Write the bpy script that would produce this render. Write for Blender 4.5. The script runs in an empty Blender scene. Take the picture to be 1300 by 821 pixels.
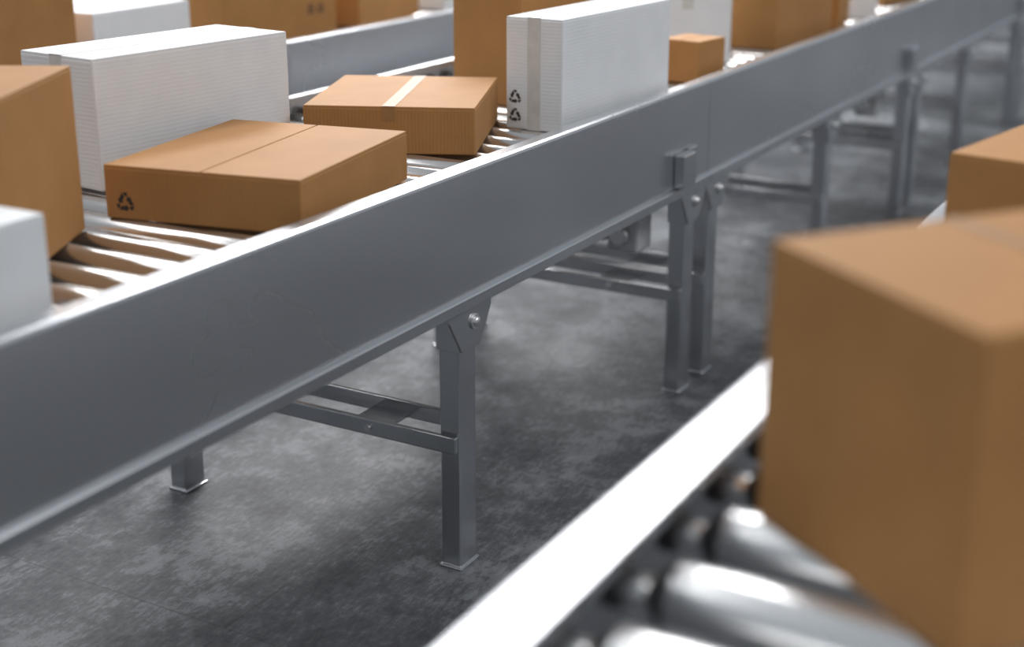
import bpy, bmesh, math, random
from mathutils import Matrix, Vector
random.seed(4)
scene = bpy.context.scene
try:
    scene.view_settings.view_transform = 'Standard'
    scene.view_settings.look = 'None'
except Exception:
    pass

# ------------------------------------------------------------------ materials
class NT:
    def __init__(s, name):
        s.m = bpy.data.materials.new(name); s.m.use_nodes = True
        s.t = s.m.node_tree; s.b = s.t.nodes['Principled BSDF']
    def n(s, typ, **kw):
        nd = s.t.nodes.new(typ)
        for k, v in kw.items():
            if k.startswith('i_'):
                nd.inputs[k[2:].replace('_', ' ')].default_value = v
            else:
                setattr(nd, k, v)
        return nd
    def l(s, a, b): s.t.links.new(a, b)
    def math(s, op, a, b=None, c=None):
        nd = s.t.nodes.new('ShaderNodeMath'); nd.operation = op
        for i, v in enumerate((a, b, c)):
            if v is None: continue
            if isinstance(v, (int, float)): nd.inputs[i].default_value = v
            else: s.l(v, nd.inputs[i])
        return nd.outputs[0]
    def ramp(s, fac, stops):
        r = s.t.nodes.new('ShaderNodeValToRGB')
        e = r.color_ramp.elements
        while len(e) < len(stops): e.new(0.5)
        for i, (p, c) in enumerate(stops):
            e[i].position = p
            e[i].color = (c[0], c[1], c[2], 1) if isinstance(c, (tuple, list)) else (c, c, c, 1)
        s.l(fac, r.inputs[0]); return r.outputs[0]

def mat_board(name, c1, c2, period, horiz, rough=0.7, bump=0.35):
    k = NT(name)
    tc = k.n('ShaderNodeTexCoord')
    sp = k.n('ShaderNodeSeparateXYZ'); k.l(tc.outputs['Object'], sp.inputs[0])
    sn = k.n('ShaderNodeSeparateXYZ'); k.l(tc.outputs['Normal'], sn.inputs[0])
    ax = k.math('ABSOLUTE', sn.outputs[0]); ay = k.math('ABSOLUTE', sn.outputs[1]); az = k.math('ABSOLUTE', sn.outputs[2])
    if horiz:
        co = k.math('ADD', k.math('MULTIPLY', sp.outputs[2], k.math('ADD', ax, ay)), k.math('MULTIPLY', sp.outputs[0], az))
    else:
        co = k.math('ADD', k.math('MULTIPLY', sp.outputs[0], k.math('ADD', ay, az)), k.math('MULTIPLY', sp.outputs[1], ax))
    wob = k.n('ShaderNodeTexNoise', i_Scale=14.0, i_Detail=3.0); k.l(tc.outputs['Object'], wob.inputs['Vector'])
    co = k.math('ADD', co, k.math('MULTIPLY', wob.outputs[0], period * 0.8))
    w = k.math('SINE', k.math('MULTIPLY', co, 2 * math.pi / period))
    amp = k.math('SUBTRACT', 1.0, k.math('MULTIPLY', az, 0.85))
    w = k.math('MULTIPLY', w, amp)
    no = k.n('ShaderNodeTexNoise', i_Scale=9.0, i_Detail=6.0, i_Roughness=0.6); k.l(tc.outputs['Object'], no.inputs['Vector'])
    col = k.ramp(no.outputs[0], [(0.3, c1), (0.7, c2)])
    k.l(col, k.b.inputs['Base Color'])
    f = k.n('ShaderNodeTexNoise', i_Scale=300.0, i_Detail=2.0); k.l(tc.outputs['Object'], f.inputs['Vector'])
    h = k.math('ADD', w, k.math('MULTIPLY', f.outputs[0], 0.5))
    bp = k.n('ShaderNodeBump', i_Strength=bump, i_Distance=0.0006); k.l(h, bp.inputs['Height'])
    k.l(bp.outputs[0], k.b.inputs['Normal'])
    k.b.inputs['Roughness'].default_value = rough
    k.b.inputs['Specular IOR Level'].default_value = 0.3
    return k.m

M_BROWN = mat_board('cardboard_brown', (0.385, 0.185, 0.060), (0.44, 0.216, 0.072), 0.0075, False, bump=0.4)
M_WHITE = mat_board('cardboard_white', (0.74, 0.75, 0.76), (0.80, 0.81, 0.82), 0.008, True, bump=0.16)

def mat_simple(name, c, rough=0.5, metal=0.0, spec=0.5):
    k = NT(name)
    tc = k.n('ShaderNodeTexCoord')
    no = k.n('ShaderNodeTexNoise', i_Scale=40.0, i_Detail=3.0); k.l(tc.outputs['Object'], no.inputs['Vector'])
    d = tuple(x * 0.88 for x in c)
    k.l(k.ramp(no.outputs[0], [(0.3, d), (0.7, c)]), k.b.inputs['Base Color'])
    k.b.inputs['Roughness'].default_value = rough
    k.b.inputs['Metallic'].default_value = metal
    k.b.inputs['Specular IOR Level'].default_value = spec
    return k.m

M_TAPEB = mat_simple('packing_tape_clear_brown', (0.35, 0.185, 0.075), 0.5, spec=.28)
M_TAPEW = mat_simple('packing_tape_clear_white', (0.66, 0.64, 0.61), 0.4)
M_INK = mat_simple('printed_ink', (0.035, 0.028, 0.025), 0.6)
M_GAP = mat_simple('flap_gap_shadowed_board', (0.16, 0.075, 0.03), 0.9)

def mat_steel(name, lo, hi, r0, r1, stretch=(1, 1, 1), scale=6.0, bump=0.05, metal=.9, det=8.0):
    k = NT(name)
    tc = k.n('ShaderNodeTexCoord')
    mp = k.n('ShaderNodeMapping'); mp.inputs['Scale'].default_value = stretch
    k.l(tc.outputs['Object'], mp.inputs[0])
    n1 = k.n('ShaderNodeTexNoise', i_Scale=scale, i_Detail=det, i_Roughness=0.55); k.l(mp.outputs[0], n1.inputs['Vector'])
    n2 = k.n('ShaderNodeTexNoise', i_Scale=scale * 0.35, i_Detail=3.0); k.l(tc.outputs['Object'], n2.inputs['Vector'])
    n3 = k.n('ShaderNodeTexNoise', i_Scale=160.0, i_Detail=3.0); k.l(mp.outputs[0], n3.inputs['Vector'])
    mix = k.math('ADD', k.math('MULTIPLY', n1.outputs[0], 0.5), k.math('MULTIPLY', n2.outputs[0], 0.5))
    k.l(k.ramp(mix, [(0.22, lo), (0.78, hi)]), k.b.inputs['Base Color'])
    mr = k.n('ShaderNodeMapRange'); mr.inputs[3].default_value = r1; mr.inputs[4].default_value = r0
    mr.inputs[1].default_value = 0.22; mr.inputs[2].default_value = 0.78
    k.l(mix, mr.inputs[0]); k.l(mr.outputs[0], k.b.inputs['Roughness'])
    bp = k.n('ShaderNodeBump', i_Strength=bump, i_Distance=0.001); k.l(n3.outputs[0], bp.inputs['Height'])
    k.l(bp.outputs[0], k.b.inputs['Normal'])
    k.b.inputs['Metallic'].default_value = metal
    return k.m
M_STEEL = mat_steel('galvanised_steel', (0.50, 0.51, 0.53), (0.72, 0.73, 0.75), 0.18, 0.34, (1, .5, 1), 3.0, metal=.93, det=3.0, bump=.03)
M_LEG = mat_steel('leg_steel', (0.45, 0.46, 0.48), (0.76, 0.77, 0.79), 0.12, 0.32, (1, 1, 0.3), 8.0, metal=.94)
M_ROLL = mat_steel('roller_chrome', (0.56, 0.54, 0.52), (0.74, 0.72, 0.70), 0.12, 0.26, (0.2, 3, 3), 6.0)
M_ROLLB = mat_steel('roller_chrome_bright', (0.82, 0.82, 0.82), (0.94, 0.94, 0.94), 0.20, 0.34, (0.2, 3, 3), 6.0)  # same chrome, base colour lightened to stand in for stronger sky reflection
M_BOLT = mat_steel('bolt_steel', (0.7, 0.7, 0.7), (0.85, 0.85, 0.85), 0.15, 0.25)
M_CAP = mat_simple('black_bearing_plastic', (0.05, 0.05, 0.053), 0.4)
M_MOTOR = mat_simple('motor_grey_paint', (0.50, 0.51, 0.52), 0.4)

def mat_floor():
    k = NT('worn_concrete')
    tc = k.n('ShaderNodeTexCoord')
    def noise(s, d, r=0.6, vec=None):
        n = k.n('ShaderNodeTexNoise', i_Scale=s, i_Detail=d, i_Roughness=r)
        k.l(vec or tc.outputs['Object'], n.inputs['Vector']); return n.outputs[0]
    big = noise(1.5, 5, 0.6); mid = noise(11, 10, 0.8)
    mp = k.n('ShaderNodeMapping'); mp.inputs['Scale'].default_value = (1.0, 0.3, 1); mp.inputs['Rotation'].default_value = (0, 0, 1.05)
    k.l(tc.outputs['Object'], mp.inputs[0])
    fine = noise(85, 9, 0.85, mp.outputs[0])
    mix = k.math('ADD', k.math('ADD', k.math('MULTIPLY', big, 0.38), k.math('MULTIPLY', mid, 0.32)), k.math('MULTIPLY', fine, 0.30))
    col = k.ramp(mix, [(0.43, (0.034, 0.037, 0.042)), (0.5, (0.082, 0.086, 0.093)), (0.585, (0.33, 0.34, 0.355))])
    br = k.n('ShaderNodeTexBrick', offset=0.5)
    br.inputs['Scale'].default_value = 1.0
    br.inputs['Mortar Size'].default_value = 0.0025
    br.inputs['Brick Width'].default_value = 1.1
    br.inputs['Row Height'].default_value = 0.9
    br.inputs['Color1'].default_value = (1, 1, 1, 1); br.inputs['Color2'].default_value = (1, 1, 1, 1)
    br.inputs['Mortar'].default_value = (0.6, 0.6, 0.6, 1)
    k.l(tc.outputs['Object'], br.inputs['Vector'])
    mx = k.n('ShaderNodeMix', data_type='RGBA', blend_type='MULTIPLY'); mx.inputs[0].default_value = 1.0
    k.l(col, mx.inputs[6]); k.l(br.outputs[0], mx.inputs[7])
    k.l(mx.outputs[2], k.b.inputs['Base Color'])
    mr = k.n('ShaderNodeMapRange'); mr.inputs[1].default_value = 0.42; mr.inputs[2].default_value = 0.59
    mr.inputs[3].default_value = 0.48; mr.inputs[4].default_value = 0.20
    k.l(mix, mr.inputs[0]); k.l(mr.outputs[0], k.b.inputs['Roughness'])
    bp = k.n('ShaderNodeBump', i_Strength=0.45, i_Distance=0.0045)
    k.l(k.math('ADD', fine, k.math('MULTIPLY', mid, 0.6)), bp.inputs['Height'])
    k.l(bp.outputs[0], k.b.inputs['Normal'])
    return k.m
M_FLOOR = mat_floor()

# ------------------------------------------------------------------ mesh builder
class MB:
    def __init__(s, mats):
        s.bm = bmesh.new(); s.mats = mats
    def _merge(s, tb, mat, mtx=None, smooth=False):
        mi = s.mats.index(mat)
        for f in tb.faces: f.material_index = mi; f.smooth = smooth and len(f.verts) == 4
        if mtx is not None: bmesh.ops.transform(tb, matrix=mtx, verts=tb.verts)
        me = bpy.data.meshes.new('tmp'); tb.to_mesh(me); tb.free()
        s.bm.from_mesh(me); bpy.data.meshes.remove(me)
    def box(s, lo, hi, mat, bev=0.0, seg=2, mtx=None):
        tb = bmesh.new(); bmesh.ops.create_cube(tb, size=1)
        for v in tb.verts:
            for i in range(3):
                v.co[i] = lo[i] if v.co[i] < 0 else hi[i]
        if bev > 0:
            bmesh.ops.bevel(tb, geom=tb.edges[:], offset=bev, segments=seg, affect='EDGES', profile=0.5)
        s._merge(tb, mat, mtx)
    def cyl(s, p0, p1, r, mat, seg=24, r2=None, bev=0.0):
        p0 = Vector(p0); p1 = Vector(p1); d = p1 - p0
        tb = bmesh.new()
        bmesh.ops.create_cone(tb, cap_ends=True, segments=seg, radius1=r, radius2=r if r2 is None else r2, depth=d.length)
        if bev > 0:
            ed = [e for e in tb.edges if abs(e.verts[0].co.z - e.verts[1].co.z) < 1e-6]
            bmesh.ops.bevel(tb, geom=ed, offset=bev, segments=2, affect='EDGES', profile=0.5)
        q = Vector((0, 0, 1)).rotation_difference(d.normalized()).to_matrix().to_4x4()
        s._merge(tb, mat, Matrix.Translation((p0 + p1) / 2) @ q, True)
    def dome(s, c, axis, r, h, mat):
        tb = bmesh.new()
        bmesh.ops.create_uvsphere(tb, u_segments=20, v_segments=10, radius=1)
        q = Vector((0, 0, 1)).rotation_difference(Vector(axis)).to_matrix().to_4x4()
        s._merge(tb, mat, Matrix.Translation(c) @ q @ Matrix.Diagonal((r, r, h, 1)), True)
    def prism(s, pts, mat, thick, mtx, bev=0.0):
        tb = bmesh.new()
        a = [tb.verts.new((p[0], p[1], -thick / 2)) for p in pts]
        b = [tb.verts.new((p[0], p[1], thick / 2)) for p in pts]
        n = len(pts)
        tb.faces.new(list(reversed(a))); tb.faces.new(b)
        for i in range(n):
            tb.faces.new((a[i], a[(i + 1) % n], b[(i + 1) % n], b[i]))
        bmesh.ops.recalc_face_normals(tb, faces=tb.faces)
        if bev > 0:
            bmesh.ops.bevel(tb, geom=tb.edges[:], offset=bev, segments=2, affect='EDGES', profile=0.5)
        s._merge(tb, mat, mtx)
    def done(s, name, parent=None, loc=(0, 0, 0), yaw=0.0):
        me = bpy.data.meshes.new(name + '_mesh'); s.bm.to_mesh(me); s.bm.free()
        for m in s.mats: me.materials.append(m)
        ob = bpy.data.objects.new(name, me); scene.collection.objects.link(ob)
        ob.location = loc; ob.rotation_euler = (0, 0, yaw)
        if parent: ob.parent = parent
        return ob

# ------------------------------------------------------------------ boxes
BASE = 0.8005
def recycle_mark(mb, origin, ux, uy, size):
    n = ux.cross(uy)
    m = Matrix.Identity(4)
    for r in range(3):
        m[r][0] = ux[r]; m[r][1] = uy[r]; m[r][2] = n[r]; m[r][3] = origin[r]
    for k in range(3):
        a = k * 2 * math.pi / 3
        def P(p):
            x = p[0] * math.cos(a) - p[1] * math.sin(a); y = p[0] * math.sin(a) + p[1] * math.cos(a)
            return (x * size, y * size)
        parts = [
            [(-0.34, -0.40), (0.04, -0.40), (0.04, -0.18), (-0.24, -0.18)],
            [(0.02, -0.48), (0.22, -0.28), (0.02, -0.08)],
            [(-0.40, -0.38), (-0.29, -0.18), (-0.38, -0.06), (-0.54, -0.14)],
        ]
        for pp in parts:
            mb.prism([P(p) for p in pp], M_INK, 0.0006, m)

def m_face(face, w, l, h, u, v):
    if face == '-y': return Vector((u, -l / 2, v)), Vector((1, 0, 0)), Vector((0, 0, 1))
    if face == '+x': return Vector((w / 2, u, v)), Vector((0, 1, 0)), Vector((0, 0, 1))
    if face == '-x': return Vector((-w / 2, -u, v)), Vector((0, -1, 0)), Vector((0, 0, 1))
    return Vector((-u, l / 2, v)), Vector((-1, 0, 0)), Vector((0, 0, 1))

def carton(x, y, w, l, h, yaw, white=False, seam='y', marks=(), base=BASE, tape=True, tw=0.017):
    board = M_WHITE if white else M_BROWN
    tp = M_TAPEW if white else M_TAPEB
    mb = MB([board, tp, M_INK, M_GAP])
    t = 0.004
    mb.box((-w / 2, -l / 2, 0), (w / 2, l / 2, h - t), board, 0.0035, 3)
    g = 0.0012
    e = 0.0008
    gm = M_TAPEW if white else M_GAP
    if seam == 'y':
        mb.box((-w / 2 + e, -l / 2 + e, h - t - 0.003), (-g, l / 2 - e, h), board, 0.0018, 2)
        mb.box((g, -l / 2 + e, h - t - 0.003), (w / 2 - e, l / 2 - e, h), board, 0.0018, 2)
        mb.box((-g, -l / 2 + .004, h - t - .002), (g, l / 2 - .004, h - 0.002), gm)
    else:
        mb.box((-w / 2 + e, -l / 2 + e, h - t - 0.003), (w / 2 - e, -g, h), board, 0.0018, 2)
        mb.box((-w / 2 + e, g, h - t - 0.003), (w / 2 - e, l / 2 - e, h), board, 0.0018, 2)
        mb.box((-w / 2 + .004, -g, h - t - .002), (w / 2 - .004, g, h - 0.002), gm)
    if tape:
        d = min(0.035, h * 0.3); k = 0.0006
        if tape == 'full': d = h
        if seam == 'y':
            mb.box((-tw, -l / 2 - k, h - .001), (tw, l / 2 + k, h + k), tp)
            for sgn in (-1, 1):
                a, b = sorted((sgn * (l / 2 - .001), sgn * (l / 2 + k)))
                mb.box((-tw, a, h - d), (tw, b, h + k), tp)
        else:
            mb.box((-w / 2 - k, -tw, h - .001), (w / 2 + k, tw, h + k), tp)
            for sgn in (-1, 1):
                a, b = sorted((sgn * (w / 2 - .001), sgn * (w / 2 + k)))
                mb.box((a, -tw, h - d), (b, tw, h + k), tp)
    for (face, u, v, s) in marks:
        o, ux, uy = m_face(face, w, l, h, u, v)
        recycle_mark(mb, o, ux, uy, s)
    return mb.done('cardboard_box', loc=(x, y, base), yaw=math.radians(yaw))

# main conveyor boxes
carton(-1.652, 1.991, .38, .445, .095, 10.5, marks=[('-y', -.150, .030, .034)], tape=False)
carton(-2.018, 2.131, .212, .50, .248, -6.5, white=True)
carton(-1.836, 1.411, .38, .35, .277, -62, seam='x')
carton(-1.570, 1.130, .24, .32, .152, 0, white=True, tape=False)
carton(-1.752, 2.610, .365, .41, .10, 23.5, tw=.014)
carton(-1.514, 3.058, .148, .53, .253, -3, white=True, tape='full', marks=[('-y', -.050, .030, .031), ('-y', -.050, .072, .031)])
carton(-1.762, 3.225, .24, .35, .31, -15)
carton(-1.500, 3.650, .125, .14, .115, -8, tape=False)
carton(-1.690, 4.080, .25, .27, .19, 20, white=True)
carton(-1.630, 4.570, .30, .48, .30, -3)
carton(-1.640, 5.040, .28, .22, .22, 8)
carton(-1.620, 5.420, .26, .30, .20, 14, white=True)
carton(-1.700, 6.000, .34, .40, .26, -8)
carton(-1.680, 6.650, .32, .38, .20, 10)
carton(-1.750, 7.300, .36, .42, .28, 4, white=True)
carton(-1.990, 4.650, .20, .34, .22, 6)
carton(-2.000, 3.720, .22, .30, .16, 5)
# far conveyor boxes
carton(-3.15, 2.60, .40, .40, .36, 0)
carton(-3.19, 3.10, .38, .42, .17, 3, white=True)
carton(-3.16, 3.74, .36, .54, .30, -4, marks=[('+x', .14, .09, .035), ('+x', .19, .09, .035)])
carton(-3.18, 4.35, .38, .46, .24, 6)
carton(-3.14, 4.95, .34, .42, .26, -3, white=True)
carton(-3.18, 5.60, .38, .46, .24, 5)
carton(-3.18, 6.20, .38, .46, .30, -5)
carton(-3.18, 1.90, .38, .46, .24, 5, white=True)
# right conveyor boxes
L1, W1 = .293, .40
dx, dy = (.79, -.613), (.613, .79)
carton(-.412 + dx[0] * L1 / 2 + dy[0] * W1 / 2, 1.209 + dx[1] * L1 / 2 + dy[1] * W1 / 2, L1, W1, .277, math.degrees(math.atan2(dx[1], dx[0])), seam='x', tw=.010)
carton(-.450 + .17 * .98 + .2 * .18, 2.10 - .17 * .18 + .2 * .98, .34, .40, .190, -10.5)
carton(-.15, 3.0, .36, .42, .24, 5, white=True)
carton(-.12, 3.9, .36, .42, .26, -8)
carton(-.15, 5.0, .36, .50, .22, 6)

# ------------------------------------------------------------------ conveyors
ZB, ZT = 0.565, 0.838
ROLL_TOP = 0.80
def conveyor(xn, xf, y0, y1, joints, mids, rw, pitch, roll_off, motors=(), rr=0.036, inset=0.012, capvis=False):
    root = bpy.data.objects.new('roller_conveyor', None); scene.collection.objects.link(root)
    mb = MB([M_STEEL, M_BOLT, M_LEG])
    prof = [(.010, ZB), (.012, ZB + .002), (.012, ZB + .022), (.010, ZB + .025), (.0, ZB + .028), (0, ZT - .008), (-.002, ZT - .003), (-.008, ZT), (-rw, ZT), (-rw, ZT - .016), (-rw + .003, ZT - .016),
            (-rw + .003, ZT - .004), (-.008, ZT - .004), (-.004, ZT - .008), (-.004, ZB + .004), (-.035, ZB + .004), (-.035, ZB)]
    ys = [y0] + list(joints) + [y1]
    for side, xx in ((1, xn), (-1, xf)):
        for a, b in zip(ys[:-1], ys[1:]):
            L = b - a - .003
            m = Matrix(((side, 0, 0, xx), (0, 0, 1, (a + b) / 2), (0, 1, 0, 0), (0, 0, 0, 1)))
            mb.prism([(p[0], p[1]) for p in prof], M_STEEL, L, m)
        for j in joints:
            o = lambda d: xx + side * d
            lo, hi = sorted((o(.0005), o(.030)))
            mb.box((lo, j - .225, ZB + .030), (hi, j - .150, ZB + .115), M_LEG, .004)
            lo, hi = sorted((o(.0005), o(.012)))
            mb.box((lo, j - .148, ZB + .030), (hi, j - .100, ZB + .120), M_LEG, .003)
    bmesh.ops.recalc_face_normals(mb.bm, faces=mb.bm.faces)
    mb.done('side_panels', root)
    MR = M_ROLLB if capvis else M_ROLL
    mb = MB([MR, M_CAP, M_BOLT])
    zc = ROLL_TOP - rr
    n = int((y1 - y0 - .1) / pitch)
    xa, xb = xf + inset, xn - inset
    for i in range(n):
        y = y0 + roll_off + i * pitch
        if y > y1 - .04: break
        c = .022 if not capvis else .075
        mb.cyl((xa + c, y, zc), (xb - c, y, zc), rr, MR, 40, bev=.003)
        for s0, s1 in ((xa + .006, xa + c), (xb - c, xb - .006)):
            if capvis:
                inner = s1 if s0 < (xa + xb) / 2 else s0
                outer = s0 if inner == s1 else s1
                sg = 1 if inner > outer else -1
                mb.cyl((inner, y, zc), (inner - sg * .018, y, zc), rr * .98, M_CAP, 24, r2=rr * .6)
                mb.cyl((inner - sg * .018, y, zc), (outer, y, zc), rr * .42, MR, 20)
                mb.cyl((outer + sg * .018, y, zc), (outer, y, zc), rr * .66, M_CAP, 20, bev=.003)
            else:
                mb.cyl((s0, y, zc), (s1, y, zc), rr * .9, M_CAP, 20, bev=.003)
        mb.cyl((xf + .0045, y, zc), (xn - .0045, y, zc), .008, M_BOLT, 12)
    mb.done('rollers', root)
    mb = MB([M_LEG, M_BOLT, M_STEEL])
    legs = []
    for j in joints: legs += [j - .083, j + .083]
    legs += list(mids)
    lw, ld = .046, .066
    for y in legs:
        for side, xx in ((1, xn), (-1, xf)):
            o = lambda d: xx + side * d
            a, b = sorted((o(-.010), o(-.010 - lw)))
            mb.box((a, y - ld / 2, .004), (b, y + ld / 2, ZB - .0005), M_LEG, .005, 3)
            a3, b3 = sorted((o(-.006), o(-.014 - lw)))
            mb.box((a3, y - ld / 2 - .004, 0), (b3, y + ld / 2 + .004, .006), M_LEG, .002)
            pts = [(y - .078, ZB - .001), (y + .078, ZB - .001), (y + .078, ZB - .018), (y + .034, ZB - .088), (y - .034, ZB - .088), (y - .078, ZB - .018)]
            m = Matrix(((0, 0, 1, o(-.003)), (1, 0, 0, 0), (0, 1, 0, 0), (0, 0, 0, 1)))
            mb.prism(pts, M_LEG, .006, m, .0012)
            a4, b4 = sorted((o(-.006), o(-.012 - lw)))
            mb.box((a4, y - .037, ZB - .09), (b4, y - .034, ZB - .001), M_LEG, .001)
            mb.cyl((o(0), y + .012, ZB - .036), (o(.005), y + .012, ZB - .036), .016, M_BOLT, 24, bev=.001)
            mb.dome((o(.005), y + .012, ZB - .036), (side, 0, 0), .011, .007, M_BOLT)
        yf = y - ld / 2 - .008
        mb.box((xf + .012, yf - .007, .262), (xn - .012, yf + .0075, .297), M_LEG, .0025)
        yb = y + ld / 2 + .010
        mb.box((xf + .057, yb - .006, .278), (xn - .057, yb + .006, .313), M_LEG, .0025)
        for s0, s1 in ((xf + .03, xf + .075), (xn - .075, xn - .045)):
            mb.box((s0, yb - .011, .283), (s1, yb - .005, .308), M_LEG, .001)
        for xx in (xf + .20, xn - .22):
            mb.cyl((xx, yf - .013, .280), (xx, yf - .007, .280), .007, M_BOLT, 16)
            mb.box((xx - .045, yf + .006, .283), (xx + .045, yb - .005, .289), M_LEG, .001)
    mb.done('leg_frames', root)
    if motors:
        mb = MB([M_MOTOR, M_BOLT, M_CAP])
        for y in motors:
            x = xn - .15
            mb.box((x - .045, y - .045, .40), (x + .045, y + .045, .535), M_MOTOR, .008)
            mb.box((x - .03, y - .03, .53), (x + .03, y + .03, ZT - .15), M_MOTOR, .003)
            mb.box((x - .13, y - .02, .66), (x + .145, y + .02, .688), M_BOLT, .003)
            mb.cyl((x - .045, y, .468), (x - .26, y, .468), .05, M_MOTOR, 32, bev=.008)
            for q in range(9):
                xq = x - .07 - q * .018
                mb.cyl((xq, y, .468), (xq - .006, y, .468), .056, M_MOTOR, 32)
            mb.cyl((x, y - .045, .45), (x, y - .075, .45), .026, M_BOLT, 24, bev=.004)
            mb.box((x - .19, y - .035, .515), (x - .11, y + .035, .555), M_CAP, .005)
        mb.done('drive_motor', root)
    return root

conveyor(-1.365, -2.17, -.6, 10.14, [-.1, 3.455, 5.675, 7.895], [2.245, 4.57, 6.61, 9.0], .036, .086, .03, motors=(3.30, 5.52), rr=.027)
conveyor(-2.78, -3.585, -.6, 10.14, [1.3, 3.5, 5.72, 7.94], [2.4, 4.6, 6.8], .036, .086, .05, rr=.027)
conveyor(.28, -.525, -1.2, 7.6, [.6, 2.8, 5.0], [1.7, 3.9, 6.3], .062, .128, .10, rr=.036, capvis=True)

# ------------------------------------------------------------------ floor
mb = MB([M_FLOOR])
mb.box((-16, -8, -.12), (14, 28, 0), M_FLOOR)
mb.done('floor')

# ------------------------------------------------------------------ lights
M_HOUS = mat_simple('lamp_housing_paint', (.7, .7, .7), .5)
def hall_lamp(x, y, z, sx, sy, power, rot=(0, 0, 0), col=(.99, .99, 1.0)):
    root = bpy.data.objects.new('hall_ceiling_lamp', None); scene.collection.objects.link(root)
    root.location = (x, y, z); root.rotation_euler = rot
    mb = MB([M_HOUS])
    mb.box((-sx / 2 - .05, -sy / 2 - .05, .02), (sx / 2 + .05, sy / 2 + .05, .12), M_HOUS, .02)
    mb.done('housing', root)
    ld = bpy.data.lights.new('lamp_tube', 'AREA'); ld.shape = 'RECTANGLE'; ld.size = sx; ld.size_y = sy
    ld.energy = power; ld.color = col
    lo = bpy.data.objects.new('lamp_tube', ld); scene.collection.objects.link(lo); lo.parent = root
hall_lamp(-2.8, 7.0, 4.6, 1.8, 4.0, 320)
hall_lamp(-5.6, 7.6, 4.6, 1.6, 5.0, 560)
hall_lamp(-8.2, 13.5, 4.6, 3.0, 6.0, 1000)
hall_lamp(-4.5, 1.5, 4.6, 1.6, 4.0, 110)
hall_lamp(2.8, 2.5, 4.6, 1.2, 5.0, 165)  # added fill lamp on the right, brightens the main conveyor's side panel

w = bpy.data.worlds.new('hall_ambient'); scene.world = w; w.use_nodes = True
bg = w.node_tree.nodes['Background']
bg.inputs[0].default_value = (.84, .92, 1.0, 1); bg.inputs[1].default_value = .41

# ------------------------------------------------------------------ camera
cd = bpy.data.cameras.new('camera'); cam = bpy.data.objects.new('camera', cd); scene.collection.objects.link(cam)
cam.location = (0, 0, 1.424)
cam.rotation_euler = (math.radians(90 - 17.4), 0, math.radians(29.56))
cd.sensor_width = 36; cd.lens = 49.85; cd.shift_y = -45.5 / 1300
cd.clip_start = .05
cd.dof.use_dof = True; cd.dof.focus_distance = 2.85; cd.dof.aperture_fstop = 1.6
scene.camera = cam
